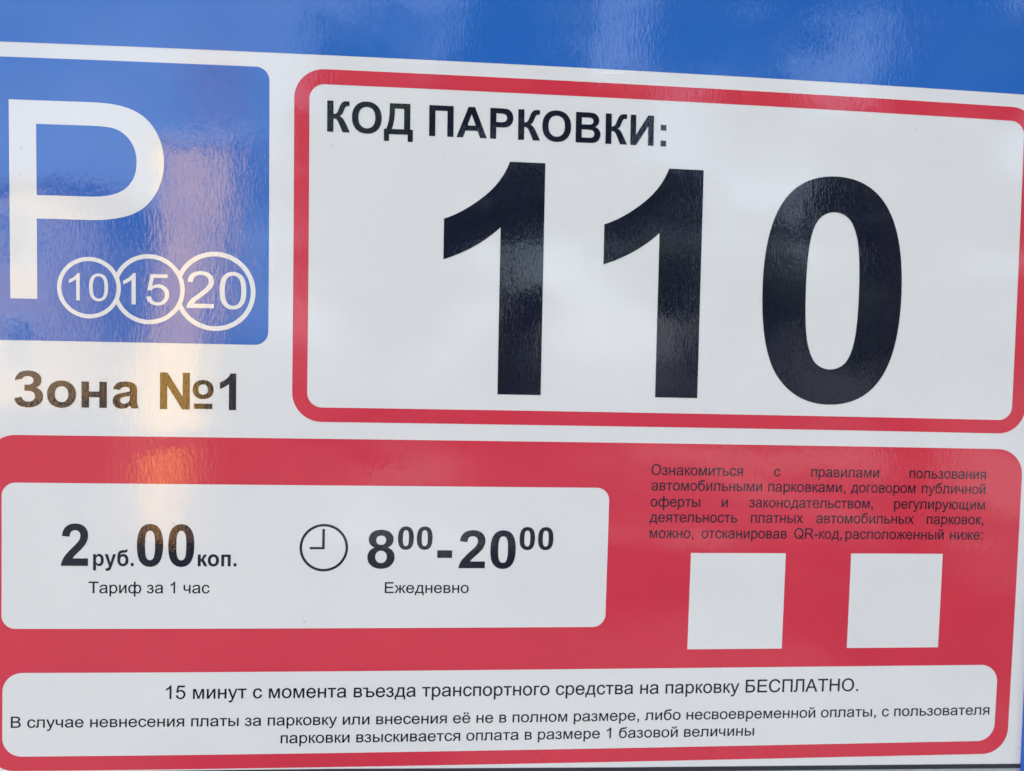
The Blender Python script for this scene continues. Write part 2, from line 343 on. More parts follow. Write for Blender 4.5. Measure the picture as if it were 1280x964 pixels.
'Т': (1251, "M48 1466H1206V1293H725V0H531V1293H48Z"),
'Е': (1366, "M162 0V1466H1222V1293H356V844H1167V672H356V173H1257V0Z"),
'Б': (1344, "M162 0V1466H1121V1293H356V868H690Q960 868 1094 760Q1228 650 1228 440Q1228 230 1095 115Q962 0 720 0ZM356 165V703H700Q1030 703 1030 440Q1030 165 700 165Z"),
'П': (1472, "M162 0V1466H1311V0H1117V1293H356V0Z"),
'Л': (1345, "M242 1466H1184V0H990V1293H432V740Q432 300 400 180Q350 -22 140 -22Q70 -22 8 0V165Q70 150 130 150Q190 150 215 210Q242 280 242 700Z"),
'Н': (1479, "M164 0V1466H358V864H1120V1466H1314V0H1120V691H358V0Z"),
'.': (569, "M186 0V205H391V0Z"),
',': (569, "M182 0V205H387V0Q387 -113 347 -182Q307 -252 220 -290L170 -213Q227 -188 254 -139Q281 -91 284 0Z"),
':': (569, "M185 857V1062H390V857ZM185 0V205H390V0Z"),
'-': (682, "M65 440V621H618V440Z"),
' ': (569, ""),
}
RG['Q'] = (1593, RG['О'][1] + "|M860 520Q1060 420 1290 170Q1400 60 1560 -40L1500 -145Q1330 -60 1150 120Q1000 280 815 375Z")
BD = {  # bold face
'0': (1139, "M563 1472Q776 1472 896 1320Q1039 1140 1039 723Q1039 307 895 125Q776 -25 563 -25Q349 -25 218 139Q87 304 87 726Q87 1140 231 1322Q350 1472 563 1472ZM563 1239Q512 1239 472 1206Q432 1174 410 1090Q381 981 381 723Q381 465 407 368Q433 272 472 240Q512 208 563 208Q614 208 654 240Q694 273 716 357Q745 465 745 723Q745 981 719 1077Q693 1174 653 1206Q614 1239 563 1239Z"),
'1': (1139, "M806 0H525V1059Q371 915 162 846V1101Q272 1137 401 1237Q530 1338 578 1472H806Z"),
'2': (1139, "M1035 261V0H50Q66 148 146 280Q226 413 462 632Q652 809 695 872Q753 959 753 1044Q753 1138 702 1188Q652 1239 563 1239Q475 1239 423 1186Q371 1133 363 1010L83 1038Q108 1270 240 1371Q372 1472 570 1472Q787 1472 911 1355Q1035 1238 1035 1064Q1035 965 999 875Q964 786 887 688Q836 623 703 501Q570 379 534 339Q499 299 477 261Z"),
'8': (1139, "M324 791Q215 837 165 917Q116 998 116 1094Q116 1258 230 1365Q345 1472 556 1472Q765 1472 880 1365Q996 1258 996 1094Q996 992 943 912Q890 833 794 791Q916 742 979 648Q1043 554 1043 431Q1043 228 913 101Q784 -26 569 -26Q369 -26 236 79Q79 203 79 419Q79 538 138 637Q197 737 324 791ZM382 1072Q382 988 429 941Q477 894 556 894Q636 894 684 941Q732 989 732 1073Q732 1152 684 1199Q637 1247 559 1247Q478 1247 430 1199Q382 1151 382 1072ZM356 442Q356 326 415 261Q475 196 564 196Q651 196 708 258Q765 321 765 439Q765 542 707 604Q649 667 560 667Q457 667 406 596Q356 525 356 442Z"),
'К': (1242, "M150 0V1466H446V0Z|M446 850Q560 845 610 905Q650 960 725 1160Q790 1340 865 1405Q935 1466 1090 1466Q1140 1466 1207 1462V1245Q1080 1250 1040 1215Q1000 1185 940 1030Q880 870 830 820Q790 780 740 755Q860 720 950 570Q1000 490 1235 0H885L710 400Q640 560 580 600Q530 630 446 630Z"),
'О': (1593, "M89 724Q89 948 156 1100Q206 1212 292 1301Q379 1390 482 1433Q619 1491 798 1491Q1122 1491 1316 1290Q1511 1089 1511 731Q1511 376 1318 175Q1125 -25 802 -25Q475 -25 282 174Q89 374 89 724ZM394 734Q394 485 509 356Q624 228 801 228Q978 228 1091 355Q1205 483 1205 738Q1205 990 1094 1114Q984 1238 801 1238Q618 1238 506 1112Q394 987 394 734Z"),
'Д': (1467, "M310 1466H1295V248H1425V-330H1180V0H275V-330H30V248H140Q230 450 265 700Q310 1000 310 1466ZM555 1222Q548 900 510 640Q475 420 405 248H999V1222Z"),
'П': (1473, "M150 0V1466H1323V0H1027V1218H446V0Z"),
'А': (1479, "M1471 0H1149L1021 333H435L314 0H0L571 1466H884ZM926 580L724 1124L526 580Z"),
'Р': (1366, "M149 0V1466H624Q894 1466 976 1444Q1102 1411 1187 1300Q1272 1190 1272 1015Q1272 880 1223 788Q1174 696 1098 643Q1023 591 945 574Q839 553 638 553H445V0ZM445 1218V802H607Q782 802 841 825Q900 848 933 897Q967 946 967 1011Q967 1091 920 1143Q873 1195 801 1208Q748 1218 588 1218Z"),
'В': (1479, "M150 1466H736Q910 1466 995 1451Q1081 1437 1148 1391Q1216 1345 1261 1268Q1306 1192 1306 1097Q1306 994 1250 908Q1195 822 1100 779Q1234 740 1306 646Q1378 552 1378 425Q1378 325 1331 230Q1285 136 1204 79Q1124 23 1006 10Q932 2 649 0H150ZM446 1222V883H640Q813 883 855 888Q931 897 974 940Q1018 984 1018 1055Q1018 1123 980 1165Q943 1208 869 1217Q825 1222 616 1222ZM446 639V247H720Q880 247 923 256Q989 268 1030 314Q1072 361 1072 439Q1072 505 1040 551Q1008 597 947 618Q887 639 685 639Z"),
'И': (1473, "M150 1466H425V490L1030 1466H1316V0H1041V957L444 0H150Z"),
'З': (1200, "M62 1075L338 1130Q372 1247 560 1247Q655 1247 714 1202Q773 1156 773 1078Q773 985 705 935Q640 890 520 890H430V650H540Q680 650 750 600Q830 545 830 430Q830 330 755 270Q680 208 560 208Q365 208 310 400L45 345Q90 -25 560 -25Q815 -25 970 100Q1125 225 1125 425Q1125 680 870 785Q1065 880 1065 1100Q1065 1260 930 1366Q795 1472 565 1472Q140 1472 62 1075Z"),
'о': (1251, "M82 546Q82 686 151 817Q220 948 346 1017Q473 1086 629 1086Q870 1086 1024 929Q1178 773 1178 534Q1178 293 1022 134Q867 -24 631 -24Q485 -24 352 42Q220 108 151 235Q82 363 82 546ZM370 531Q370 373 445 289Q520 205 630 205Q740 205 814 289Q889 373 889 533Q889 689 814 773Q740 857 630 857Q520 857 445 773Q370 689 370 531Z"),
'а': (1139, "M357 738L108 783Q150 937 256 1011Q362 1085 571 1085Q761 1085 854 1040Q947 995 985 925Q1023 856 1023 670L1020 350Q1020 208 1033 140Q1047 73 1084 0H806Q795 28 779 83Q772 108 769 116Q697 46 615 11Q533 -24 440 -24Q276 -24 181 65Q87 154 87 290Q87 380 130 450Q173 521 250 558Q328 596 474 624Q671 661 747 693V721Q747 802 707 836Q667 871 556 871Q481 871 439 841Q397 812 357 738ZM747 515Q693 497 576 472Q459 447 423 423Q368 384 368 324Q368 265 412 222Q456 179 524 179Q600 179 669 229Q720 267 736 322Q747 358 747 459Z"),
'н': (1240, "M139 0V1062H420V660H820V1062H1101V0H820V430H420V0Z"),
'п': (1192, "M139 0V1062H1053V0H772V840H420V0Z"),
'р': (1251, "M139 1062H401V906Q452 986 539 1036Q626 1086 732 1086Q917 1086 1046 941Q1175 796 1175 537Q1175 271 1045 123Q915 -24 730 -24Q642 -24 570 11Q499 46 420 131V-404H139ZM417 549Q417 370 488 284Q559 199 661 199Q759 199 824 277Q889 356 889 535Q889 702 822 783Q755 864 656 864Q553 864 485 784Q417 705 417 549Z"),
'у': (1139, "M14 1062H313L567 308L815 1062H1106L731 40L664 -145Q627 -238 593 -287Q560 -336 516 -366Q473 -397 409 -414Q346 -431 266 -431Q185 -431 107 -414L82 -194Q148 -207 201 -207Q299 -207 346 -149Q393 -92 418 -3Z"),
'б': (1251, "M960 1500H1090Q1085 1310 1010 1250Q940 1200 760 1195Q560 1190 480 1150Q400 1105 370 985Q480 1086 680 1086Q900 1086 1040 940Q1178 793 1178 545Q1178 290 1030 133Q880 -24 640 -24Q380 -24 230 140Q82 305 82 620Q82 1080 210 1255Q320 1405 600 1425Q760 1432 850 1438Q950 1450 960 1500ZM630 205Q740 205 814 289Q889 373 889 533Q889 689 814 773Q740 857 630 857Q520 857 445 773Q370 689 370 531Q370 373 445 289Q520 205 630 205Z"),
'к': (1019, "M139 0V1062H420V0Z|M420 660Q500 655 530 700Q550 730 600 860Q650 990 710 1030Q760 1062 870 1062H970V865Q880 868 855 845Q835 825 790 710Q750 605 670 570Q770 540 850 400L1070 0H750L600 290Q540 400 500 425Q470 440 420 440Z"),
'№': (2340, "M150 0V1466H438L1038 487V1466H1313V0H1016L425 956V0Z|M1433 805Q1433 985 1545 1085Q1655 1190 1840 1190Q2030 1190 2140 1085Q2250 985 2250 805Q2250 630 2140 528Q2030 425 1840 425Q1655 425 1545 528Q1433 630 1433 805ZM1650 805Q1650 705 1700 655Q1750 600 1840 600Q1932 600 1982 655Q2034 705 2034 805Q2034 910 1982 962Q1932 1015 1840 1015Q1750 1015 1700 962Q1650 910 1650 805Z|M1480 30V240H2205V30Z"),
'.': (569, "M147 0V281H428V0Z"),
':': (682, "M197 0V275H472V0ZM197 770V1045H472V770Z"),
'-': (682, "M75 391V680H610V391Z"),
' ': (569, ""),
}

def parse(path, n):
    loops = []; cur = None; x = y = 0.0
    i = 0; L = len(path); toks = []
    num = ''
    for ch in path + ' ':
        if ch.isdigit() or ch in '.-' and not (ch == '-' and num):
            num += ch
        else:
            if num: toks.append(float(num)); num = ''
            if ch == '-': num = '-'
            elif ch.isalpha(): toks.append(ch)
    i = 0; cmd = None
    while i < len(toks):
        if isinstance(toks[i], str): cmd = toks[i]; i += 1
        if cmd == 'Z': loops.append(cur); cur = None; continue
        if cmd == 'M': x, y = toks[i], toks[i+1]; i += 2; cur = [(x, y)]; cmd = 'L'
        elif cmd == 'L': x, y = toks[i], toks[i+1]; i += 2; cur.append((x, y))
        elif cmd == 'H': x = toks[i]; i += 1; cur.append((x, y))
        elif cmd == 'V': y = toks[i]; i += 1; cur.append((x, y))
        elif cmd == 'Q':
            cx, cy, ex, ey = toks[i:i+4]; i += 4
            for k in range(1, n + 1):
                t = k / n
                cur.append(((1-t)**2*x + 2*t*(1-t)*cx + t*t*ex, (1-t)**2*y + 2*t*(1-t)*cy + t*t*ey))
            x, y = ex, ey
    out = []
    for lp in loops:
        c = []
        for p in lp:
            if not c or math.dist(p, c[-1]) > 0.5: c.append(p)
        if math.dist(c[0], c[-1]) < 0.5: c.pop()
        out.append(c)
    return out

_cache = {}
def glyph(face, ch, n):
    key = (face, ch, n)
    if key not in _cache:
        adv, path = (RG if face == 'R' else BD)[ch]
        comps = [parse(c, n) for c in path.split('|') if c]
        if comps and face == 'R' and n <= 4:      # small print: the ink spreads a little
            e = 13
            comps = [[[(x + a, y + b) for x, y in lp] for lp in c] for c in comps for a, b in ((0, 0), (e, 0), (-e, 0), (0, e), (0, -e))]
        v, f = fill(comps) if comps else ([], [])
        xs = [p[0] for p in v] or [0]
        _cache[key] = (adv, v, f, min(xs), max(xs))
    return _cache[key]

def text_geo(face, s, xl, xr, base, cap, n=3, scale_y=None):
    """glyph triangles of a line of text whose ink spans xl..xr on the baseline base (layout units)"""
    gs = [glyph(face, c, n) for c in s]
    pen = 0; pos = []
    for g in gs: pos.append(pen); pen += g[0]
    ink0 = pos[0] + gs[0][3]; ink1 = pos[-1] + gs[-1][4]
    sx = (xr - xl) / (ink1 - ink0); sy = cap / 1466.0
    out = []
    for g, p in zip(gs, pos):
        vs = [(xl + (p + x - ink0) * sx, base - y * sy) for x, y in g[1]]
        out.append((vs, g[2]))
    return out

def text(name, face, s, xl, xr, base, cap, layer, mat, parent, n=3, split=None):
    """one mesh for the line, or with split one mesh per character"""
    geo = text_geo(face, s, xl, xr, base, cap, n)
    if split:
        for (vs, fs), ch in zip(geo, s):
            if fs:
                mesh_obj(split(ch), [sheet_pt(x, y, layer) for x, y in vs], fs, mat, parent)
        return
    V = []; Fc = []
    for vs, fs in geo:
        b = len(V); V += [sheet_pt(x, y, layer) for x, y in vs]; Fc += [[b + i for i in t] for t in fs]
    return mesh_obj(name, V, Fc, mat, parent)

def words_of(face, s, xl, xr, base, cap, layer, mat, parent, n=3):
    """a line of text, one mesh per word"""
    geo = text_geo(face, s, xl, xr, base, cap, n)
    k = 0
    for w in s.split(' '):
        V = []; Fc = []
        for vs, fs in geo[k:k + len(w)]:
            b = len(V); V += [sheet_pt(x, y, layer) for x, y in vs]; Fc += [[b + i for i in t] for t in fs]
        mesh_obj('word', V, Fc, mat, parent)
        k += len(w) + 1

def kind_of(ch):
    return 'digit' if ch.isdigit() else 'letter' if ch.isalpha() else {'№': 'numero_sign', ':': 'colon', '.': 'full_stop', '-': 'dash', ',': 'comma'}[ch]

# ------------------------------------------------------------------ the sign
sign = empty('parking_sign', (0, 0, ZC))
tag(sign, 'glossy blue, white and red paid parking information sign with a large black number 110', 'sign')

# backing panel (a real board behind the film) and the white film itself
bv, bf = box_data((-14 - 640) * U, (1345 - 640) * U, 0.0006, 0.004, -(985 - 480) * U, -(-150 - 480) * U, 0.0004)
mesh_obj('backing_board', bv, bf, M_alu, sign)
film_edge = [(30, 963.3), (432, 963.9), (800, 969), (1251.7, 974.8), (1340, 976.2)]
lo = [(-10, -146), (300, -146), (640, -146), (1000, -146), (1338, -146), (1338, 200), (1338, 500), (1338, 800)]
lo += list(reversed(film_edge)) + [(-10, 963.0), (-10, 700), (-10, 400), (-10, 100)]
flat('white_film', [[lo]], 0, M_white, sign)

# blue header band
flat('blue_header', [[rrect(-10, -146, 1338, 87.0, 0)]], 1, M_blue, sign)

# blue zone panel with P and three rings
zone = flat('zone_panel', [[rrect(10, 104.4, 341.9, 438.2, 16)]], 1, M_blue, sign)
text('letter', 'R', 'P', 42.8, 219.0, 388.5, 234.4, 2, M_white, zone, 12)
rings = [(132.5, 373.8, 36.6), (201.4, 374.0, 41.95), (278.8, 374.7, 47.7)]
def outside(lp, others):
    return all(math.dist(p, o[:2]) >= o[2] for p in lp for o in others)
# rings overlap in print: the middle and right ones run behind the one on their left
for i, (cx, cy, r) in enumerate(rings):
    w = 4.9 + 0.35 * i
    v, f = fill([[circle(cx, cy, r, 96), circle(cx, cy, r - w, 96)]])
    if i:
        px_, py_, pr_ = rings[i - 1]
        v2 = []
        keep = []
        # cut the ring along the neighbour's outer circle
        n = 96
        outer = circle(cx, cy, r, n); inner = circle(cx, cy, r - w, n); cut = circle(px_, py_, pr_, n)
        pts = [Vector(p) for p in outer + inner + cut]
        ed = [(k, (k + 1) % n) for k in range(n)] + [(n + k, n + (k + 1) % n) for k in range(n)] + [(2*n + k, 2*n + (k + 1) % n) for k in range(n)]
        vv, _, ff, _, _, _ = delaunay_2d_cdt(pts, ed, [], 0, 1e-5)
        f = []
        for t in ff:
            c = ((vv[t[0]].x + vv[t[1]].x + vv[t[2]].x) / 3, (vv[t[0]].y + vv[t[1]].y + vv[t[2]].y) / 3)
            if inside(c, [outer, inner]) and not inside(c, [cut]): f.append(list(t))
        us = sorted({k for t in f for k in t}); mp = {k: j for j, k in enumerate(us)}
        v = [(vv[k].x, vv[k].y) for k in us]; f = [[mp[k] for k in t] for t in f]
    mesh_obj('number_ring', [sheet_pt(x, y, 2) for x, y in v], f, M_white, zone)
text('d', 'R', '10', 109.4, 154.4, 389.2, 32.4, 2, M_white, zone, 6, kind_of)
text('d', 'R', '15', 171.7, 225.1, 392.6, 37.4, 2, M_white, zone, 6, kind_of)
text('d', 'R', '20', 245.4, 315.6, 395.2, 44.3, 2, M_white, zone, 6, kind_of)

# zone caption
cap_ = empty('zone_caption', (0, 0, 0)); cap_.parent = sign
text('d', 'B', 'Зона', 46.7, 189.8, 517.6, 43.3, 2, M_ink, cap_, 6, kind_of)
text('d', 'B', '№1', 214.8, 304.3, 518.0, 44.3, 2, M_ink, cap_, 6, lambda c: 'numero_sign' if c == '№' else 'digit')

# red frame round the parking code
frame = flat('code_frame', [[rrect(371.1, 103.9, 1316.3, 531.0, 36, 14), rrect(389.1, 121.9, 1297.6, 513.2, 18, 14)]], 1, M_red, sign)
text('d', 'B', 'КОД', 410.3, 513.1, 178.4, 37.3, 2, M_ink, frame, 6, kind_of)
text('d', 'B', 'ПАРКОВКИ:', 532.8, 827.0, 178.6, 37.3, 2, M_ink, frame, 6, kind_of)
text('digit', 'B', '1', 552.2, 676.0, 493.3, 286.2, 2, M_ink, frame, 24)
text('digit', 'B', '1', 751.3, 875.9, 493.3, 286.2, 2, M_ink, frame, 24)
text('digit', 'B', '0', 956.3, 1140.3, 493.2, 286.2, 2, M_ink, frame, 24)

# red lower panel
red = flat('red_panel', [[rrect(14, 551.7, 1316.0, 961.6, 34, 14)]], 1, M_red, sign)
para = [(592.0, [('Ознакомиться', 819.7, 939.0), ('с', 980.1, 988.3), ('правилами', 1029.3, 1120.2), ('пользования', 1161.5, 1266.2)]),
 (611.6, [('автомобильными', 820.4, 964.9), ('парковками,', 972.9, 1075.8), ('договором', 1083.2, 1170.4), ('публичной', 1179.2, 1266.5)]),
 (632.4, [('оферты', 819.9, 884.6), ('и', 912.6, 920.7), ('законодательством,', 948.5, 1113.9), ('регулирующим', 1142.4, 1266.8)]),
 (652.2, [('деятельность', 819.4, 933.7), ('платных', 951.8, 1020.9), ('автомобильных', 1038.5, 1170.4), ('парковок,', 1187.8, 1265.8)]),
 (672.6, [('можно,', 820.0, 877.4), ('отсканировав', 887.4, 1000.2), ('QR-код,', 1009.8, 1073.9), ('расположенный', 1078.5, 1212.1), ('ниже:', 1220.7, 1266.2)])]
for base, words in para:
    for w, a, b in words:
        text('word', 'R', w, a, b, base, 13.6, 2, M_ink, red, 3)
flat('white_square', [[rrect(874.7, 691.7, 999.7, 816.4, 0)]], 2, M_white, red)
flat('white_square', [[rrect(1087.3, 691.7, 1211.9, 816.4, 0)]], 2, M_white, red)

# tariff box
tar = flat('tariff_panel', [[rrect(32.2, 609.1, 766.6, 786.7, 16)]], 2, M_white, sign)
text('d', 'B', '2', 100.4, 131.9, 709.6, 51.4, 3, M_ink, tar, 6, kind_of)
text('d', 'B', 'руб.', 137.8, 185.2, 709.6, 20.0, 3, M_ink, tar, 4, kind_of)
text('d', 'B', '00', 188.9, 256.6, 709.6, 51.4, 3, M_ink, tar, 6, kind_of)
text('d', 'B', 'коп.', 260.9, 307.0, 709.6, 20.0, 3, M_ink, tar, 4, kind_of)
words_of('R', 'Тариф за 1 час', 132.7, 275.4, 742.9, 14.1, 3, M_ink, tar, 4)
text('d', 'B', '8', 465.4, 498.9, 711.5, 47.7, 3, M_ink, tar, 6, kind_of)
text('d', 'B', '00', 502.6, 545.4, 688.0, 28.6, 3, M_ink, tar, 6, kind_of)
text('d', 'B', '-', 551.6, 570.1, 711.5, 48.5, 3, M_ink, tar, 6, kind_of)
text('d', 'B', '20', 578.3, 649.7, 711.5, 47.7, 3, M_ink, tar, 6, kind_of)
text('d', 'B', '00', 654.2, 697.0, 688.0, 28.6, 3, M_ink, tar, 6, kind_of)
words_of('R', 'Ежедневно', 487.6, 592.0, 742.7, 13.6, 3, M_ink, tar, 4)
flat('clock_ring', [[circle(412.1, 686.2, 29.5), circle(412.1, 686.2, 26.4)]], 3, M_ink, tar)
flat('clock_hands', [[[(409.9, 663.0), (413.1, 663.0), (413.1, 688.2), (395.0, 688.2), (395.0, 685.4), (409.9, 685.4)]]], 3, M_ink, tar)

# notice box
note = flat('notice_panel', [[rrect(33.6, 840.7, 1296.6, 943.7, 23, 12)]], 2, M_white, sign)
words_of('R', '15 минут с момента въезда транспортного средства на парковку БЕСПЛАТНО.', 225.0, 1105.3, 873.6, 16.7, 3, M_ink, note, 4)
words_of('R', 'В случае невнесения платы за парковку или внесения её не в полном размере, либо несвоевременной оплаты, с пользователя', 43.5, 1288.2, 908.0, 13.8, 3, M_ink, note, 4)
words_of('R', 'парковки взыскивается оплата в размере 1 базовой величины', 364.0, 967.8, 930.5, 13.8, 3, M_ink, note, 4)

# rails of the frame, gasket under the film
def rail(name, x0, x1, y0, y1, d0, d1, mat, bev):
    v, f = box_data((x0 - 640) * U, (x1 - 640) * U, d0, d1, -(y1 - 480) * U, -(y0 - 480) * U, bev)
    return mesh_obj(name, v, f, mat, sign)
def strip(name, top, depth, thick, mat, d0=0.0008):
    """a strip following the lower edge of the film"""
    V = []; Fc = []
    for i, (x, y) in enumerate(top):
        for dy_, dd in ((0, -d0), (depth, -d0), (depth, thick), (0, thick)):
            X, Y = warp(x, y + dy_)
            V.append(((X - 640) * U, dd, -(Y - 480) * U))
        if i:
            a = (i - 1) * 4; b = i * 4
            for k in range(4):
                Fc.append([a + k, a + (k + 1) % 4, b + (k + 1) % 4, b + k])
    Fc += [[0, 1, 2, 3], [len(V) - 1, len(V) - 2, len(V) - 3, len(V) - 4]]
    return mesh_obj(name, V, Fc, mat, sign)
low = [(-30, 962.6)] + film_edge
strip('gasket', low, 5.6, 0.004, M_gasket, 0.0003)
strip('lower_lip', [(x, y + 5.9) for x, y in low], 7.0, 0.004, M_alu, 0.0006)
def rail_poly(name, pts, d0, d1, mat):
    n = len(pts)
    V = [((x - 640) * U, d0, -(y - 480) * U) for x, y in pts] + [((x - 640) * U, d1, -(y - 480) * U) for x, y in pts]
    Fc = [list(range(n)), list(range(2 * n - 1, n - 1, -1))] + [[i, i + n, (i + 1) % n + n, (i + 1) % n] for i in range(n)]
    o = mesh_obj(name, V, Fc, mat, sign)
    return o
XR = 1334.5
rail('side_rail', XR, XR + 46, -196, 1040, -0.004, 0.012, M_rail, 0.0012)
rail('side_rail', -58, -12, -196, 1040, -0.004, 0.012, M_rail, 0.0012)
rail('top_rail', -11.5, XR - 0.5, -194, -148, -0.004, 0.012, M_rail, 0.0012)
rail('bottom_rail', -11.5, XR - 0.5, 993, 1039, -0.004, 0.012, M_rail, 0.0012)

# posts that carry it (behind the board, down to the pavement)
def tube(name, x, y, r, z0, z1, mat, parent, n=20):
    V = []; Fc = []
    for z in (z0, z1):
        V += [(x + r * math.cos(2 * math.pi * k / n), y + r * math.sin(2 * math.pi * k / n), z) for k in range(n)]
    Fc = [[k, (k + 1) % n, n + (k + 1) % n, n + k] for k in range(n)] + [list(range(n))[::-1], list(range(n, 2 * n))]
    return mesh_obj(name, V, Fc, mat, parent)
tube('post', -0.30, 0.043, 0.030, -ZC, 0.46, M_alu, sign)
tube('post', 0.32, 0.043, 0.030, -ZC, 0.46, M_alu, sign)

# ------------------------------------------------------------------ what the gloss mirrors: street behind the photographer, plus things added for their reflections
def ground_sheet():
    V = [(-400, -400, 0), (400, -400, 0), (400, 400, 0), (-400, 400, 0)]
    o = mesh_obj('ground', V, [[0, 1, 2, 3]], M_ground)
    tag(o, kind='structure')
ground_sheet()

def refl(X, Y, D):
    """world point at distance D in front of the sign that mirrors at print position X, Y"""
    return Vector(((567.6 - 640) * U + (X - 567.6) / 943.4 * (0.66 + D), -D, 1.544 - (Y - 445.0) / 943.4 * (0.66 + D)))

# ochre pillar, added and shaped for the warm column mirrored in the film
def pillar():
    r = empty('added_pillar', (-2.75, -6.0, 0))
    tag(r, 'unseen ochre plastered pillar, added behind the photographer to mirror as a warm column', 'pillar')
    D = 5.6
    prof = [(0.86, 190, 262), (1.0, 182, 258), (1.2, 180, 262), (1.5, 192, 270), (1.8, 205, 282), (2.4, 212, 290), (2.9, 214, 292), (3.1, 206, 296), (3.18, 206, 296)]
    V = []; Fc = []
    for z, a, b in prof:
        x0 = refl(a, 0, D).x; x1 = refl(b, 0, D).x
        V += [(x0 + 2.75, 6.0 - D, z), (x1 + 2.75, 6.0 - D, z), (x1 + 2.75, 5.4 - D, z), (x0 + 2.75, 5.4 - D, z)]
    n = len(prof)
    for i in range(n - 1):
        a = i * 4; b = a + 4
        for k in range(4): Fc.append([a + k, a + (k + 1) % 4, b + (k + 1) % 4, b + k])
    Fc += [[3, 2, 1, 0], [4 * n - 4, 4 * n - 3, 4 * n - 2, 4 * n - 1]]
    mesh_obj('shaft', V, Fc, M_ochre, r)
    x0 = refl(203, 0, D).x + 2.75; x1 = refl(300, 0, D).x + 2.75
    v, f = box_data(x0 - 0.03, x1 + 0.03, -0.25, 0.44, 3.19, 3.3, 0.02)
    mesh_obj('capstone', v, f, M_ochre_cap, r)
    x0 = refl(160, 0, D).x + 2.75; x1 = refl(285, 0, D).x + 2.75
    v, f = box_data(x0, x1, -0.3, 0.5, 0.0, 0.855, 0.03)
    mesh_obj('plinth', v, f, M_plinth, r)
pillar()

def added_shrub():  # added for the fuzzy pinkish top of the mirrored column
    D = 5.5; rnd = random.Random(5)
    a = refl(222, 0, D).x; b = refl(312, 0, D).x
    r = empty('added_shrub', ((a + b) / 2, -5.78, 3.301))
    tag(r, 'unseen dry pinkish shrub, added on the pillar for the fuzzy top of its reflection', 'shrub')
    V = []; Fc = []
    for _ in range(900):
        q = rnd.random() ** .5; t = rnd.uniform(0, 2 * math.pi); z = rnd.uniform(0, .62)
        p = Vector((q * math.cos(t) * (b - a) * (.25 + .3 * z), q * math.sin(t) * .2, z))
        u = Vector((rnd.gauss(0, 1), rnd.gauss(0, 1), rnd.gauss(0, 1))).normalized() * .035
        w = u.cross(Vector((rnd.gauss(0, 1), rnd.gauss(0, 1), rnd.gauss(0, 1)))).normalized() * .02
        k = len(V); V += [p - u, p + w, p + u, p - w]; Fc.append([k, k + 1, k + 2, k + 3])
    mesh_obj('foliage', V, Fc, M_dry, r)
    V = []; Fc = []
    for t in range(5):
        dx = .07 * (t - 2); k = len(V)
        V += [(dx * .2 - .008, 0, 0), (dx * .2 + .008, 0, 0), (dx * .2, .012, 0), (dx, .05 * math.sin(t), .5)]
        Fc += [[k, k + 1, k + 3], [k + 1, k + 2, k + 3], [k + 2, k, k + 3]]
    mesh_obj('stem', V, Fc, M_bark, r)
added_shrub()

def added_bin():  # added for the second warm patch, mirrored below the column
    D = 4.0
    a = refl(184, 0, D).x; b = refl(240, 0, D).x; cx = (a + b) / 2; w = b - a
    r = empty('added_bin', (cx, -D - w / 2, 0))
    tag(r, 'unseen ochre bin on two dark legs, added to mirror as the lower warm patch', 'bin')
    n = 24; V = []; Fc = []
    lv = [(.34, .44), (.36, .5), (.60, .54), (.84, .56), (.88, .5), (.88, .40), (.70, .38)]
    for z, q in lv: V += [(w * q * math.cos(2 * math.pi * k / n), w * q * math.sin(2 * math.pi * k / n), z) for k in range(n)]
    for i in range(len(lv) - 1):
        for k in range(n): Fc.append([i * n + k, i * n + (k + 1) % n, (i + 1) * n + (k + 1) % n, (i + 1) * n + k])
    Fc += [list(range(n))[::-1], list(range((len(lv) - 1) * n, len(lv) * n))]
    mesh_obj('body', V, Fc, M_bin, r, True)
    for sx in (-1, 1):
        v, f = box_data(sx * w * .3 - .02, sx * w * .3 + .02, -.02, .02, 0, .339, .004)
        mesh_obj('leg', v, f, M_gasket, r)
added_bin()

# brown house, far left
def house(name, label, x0, x1, yf, depth, zt, wall_m, cols, rows, roof_h):
    r = empty(name, (x0, yf, 0)); tag(r, label, 'house')
    v, f = box_data(0, x1 - x0, -depth, 0, 0, zt, 0.0)
    mesh_obj('wall', v, f, wall_m, r)
    W = x1 - x0
    V = [(-.4, .4, zt + .003), (W + .4, .4, zt + .003), (W + .4, -depth - .4, zt + .003), (-.4, -depth - .4, zt + .003), (1.5, -depth / 2, zt + roof_h), (W - 1.5, -depth / 2, zt + roof_h)]
    mesh_obj('roof', V, [[0, 1, 5, 4], [1, 2, 5], [2, 3, 4, 5], [3, 0, 4], [3, 2, 1, 0]], M_roof, r)
    for i in range(cols):
        for j in range(rows):
            cx = W * (i + .5) / cols; cz = zt * (j + .55) / rows
            v, f = box_data(cx - .55, cx + .55, 0.003, 0.06, cz - .75, cz + .75, 0.01)
            w = mesh_obj('window', v, f, M_frame, r)
            v, f = box_data(cx - .45, cx + .45, 0.06, 0.065, cz - .65, cz + .65, 0.0)
            mesh_obj('pane', v, f, M_glass, w)
house('brown_house', 'low brown plastered house in the sun across the street, seen only as a reflection', -26, -9.7, -20, 9, 5.6, M_brown, 5, 2, 1.2)

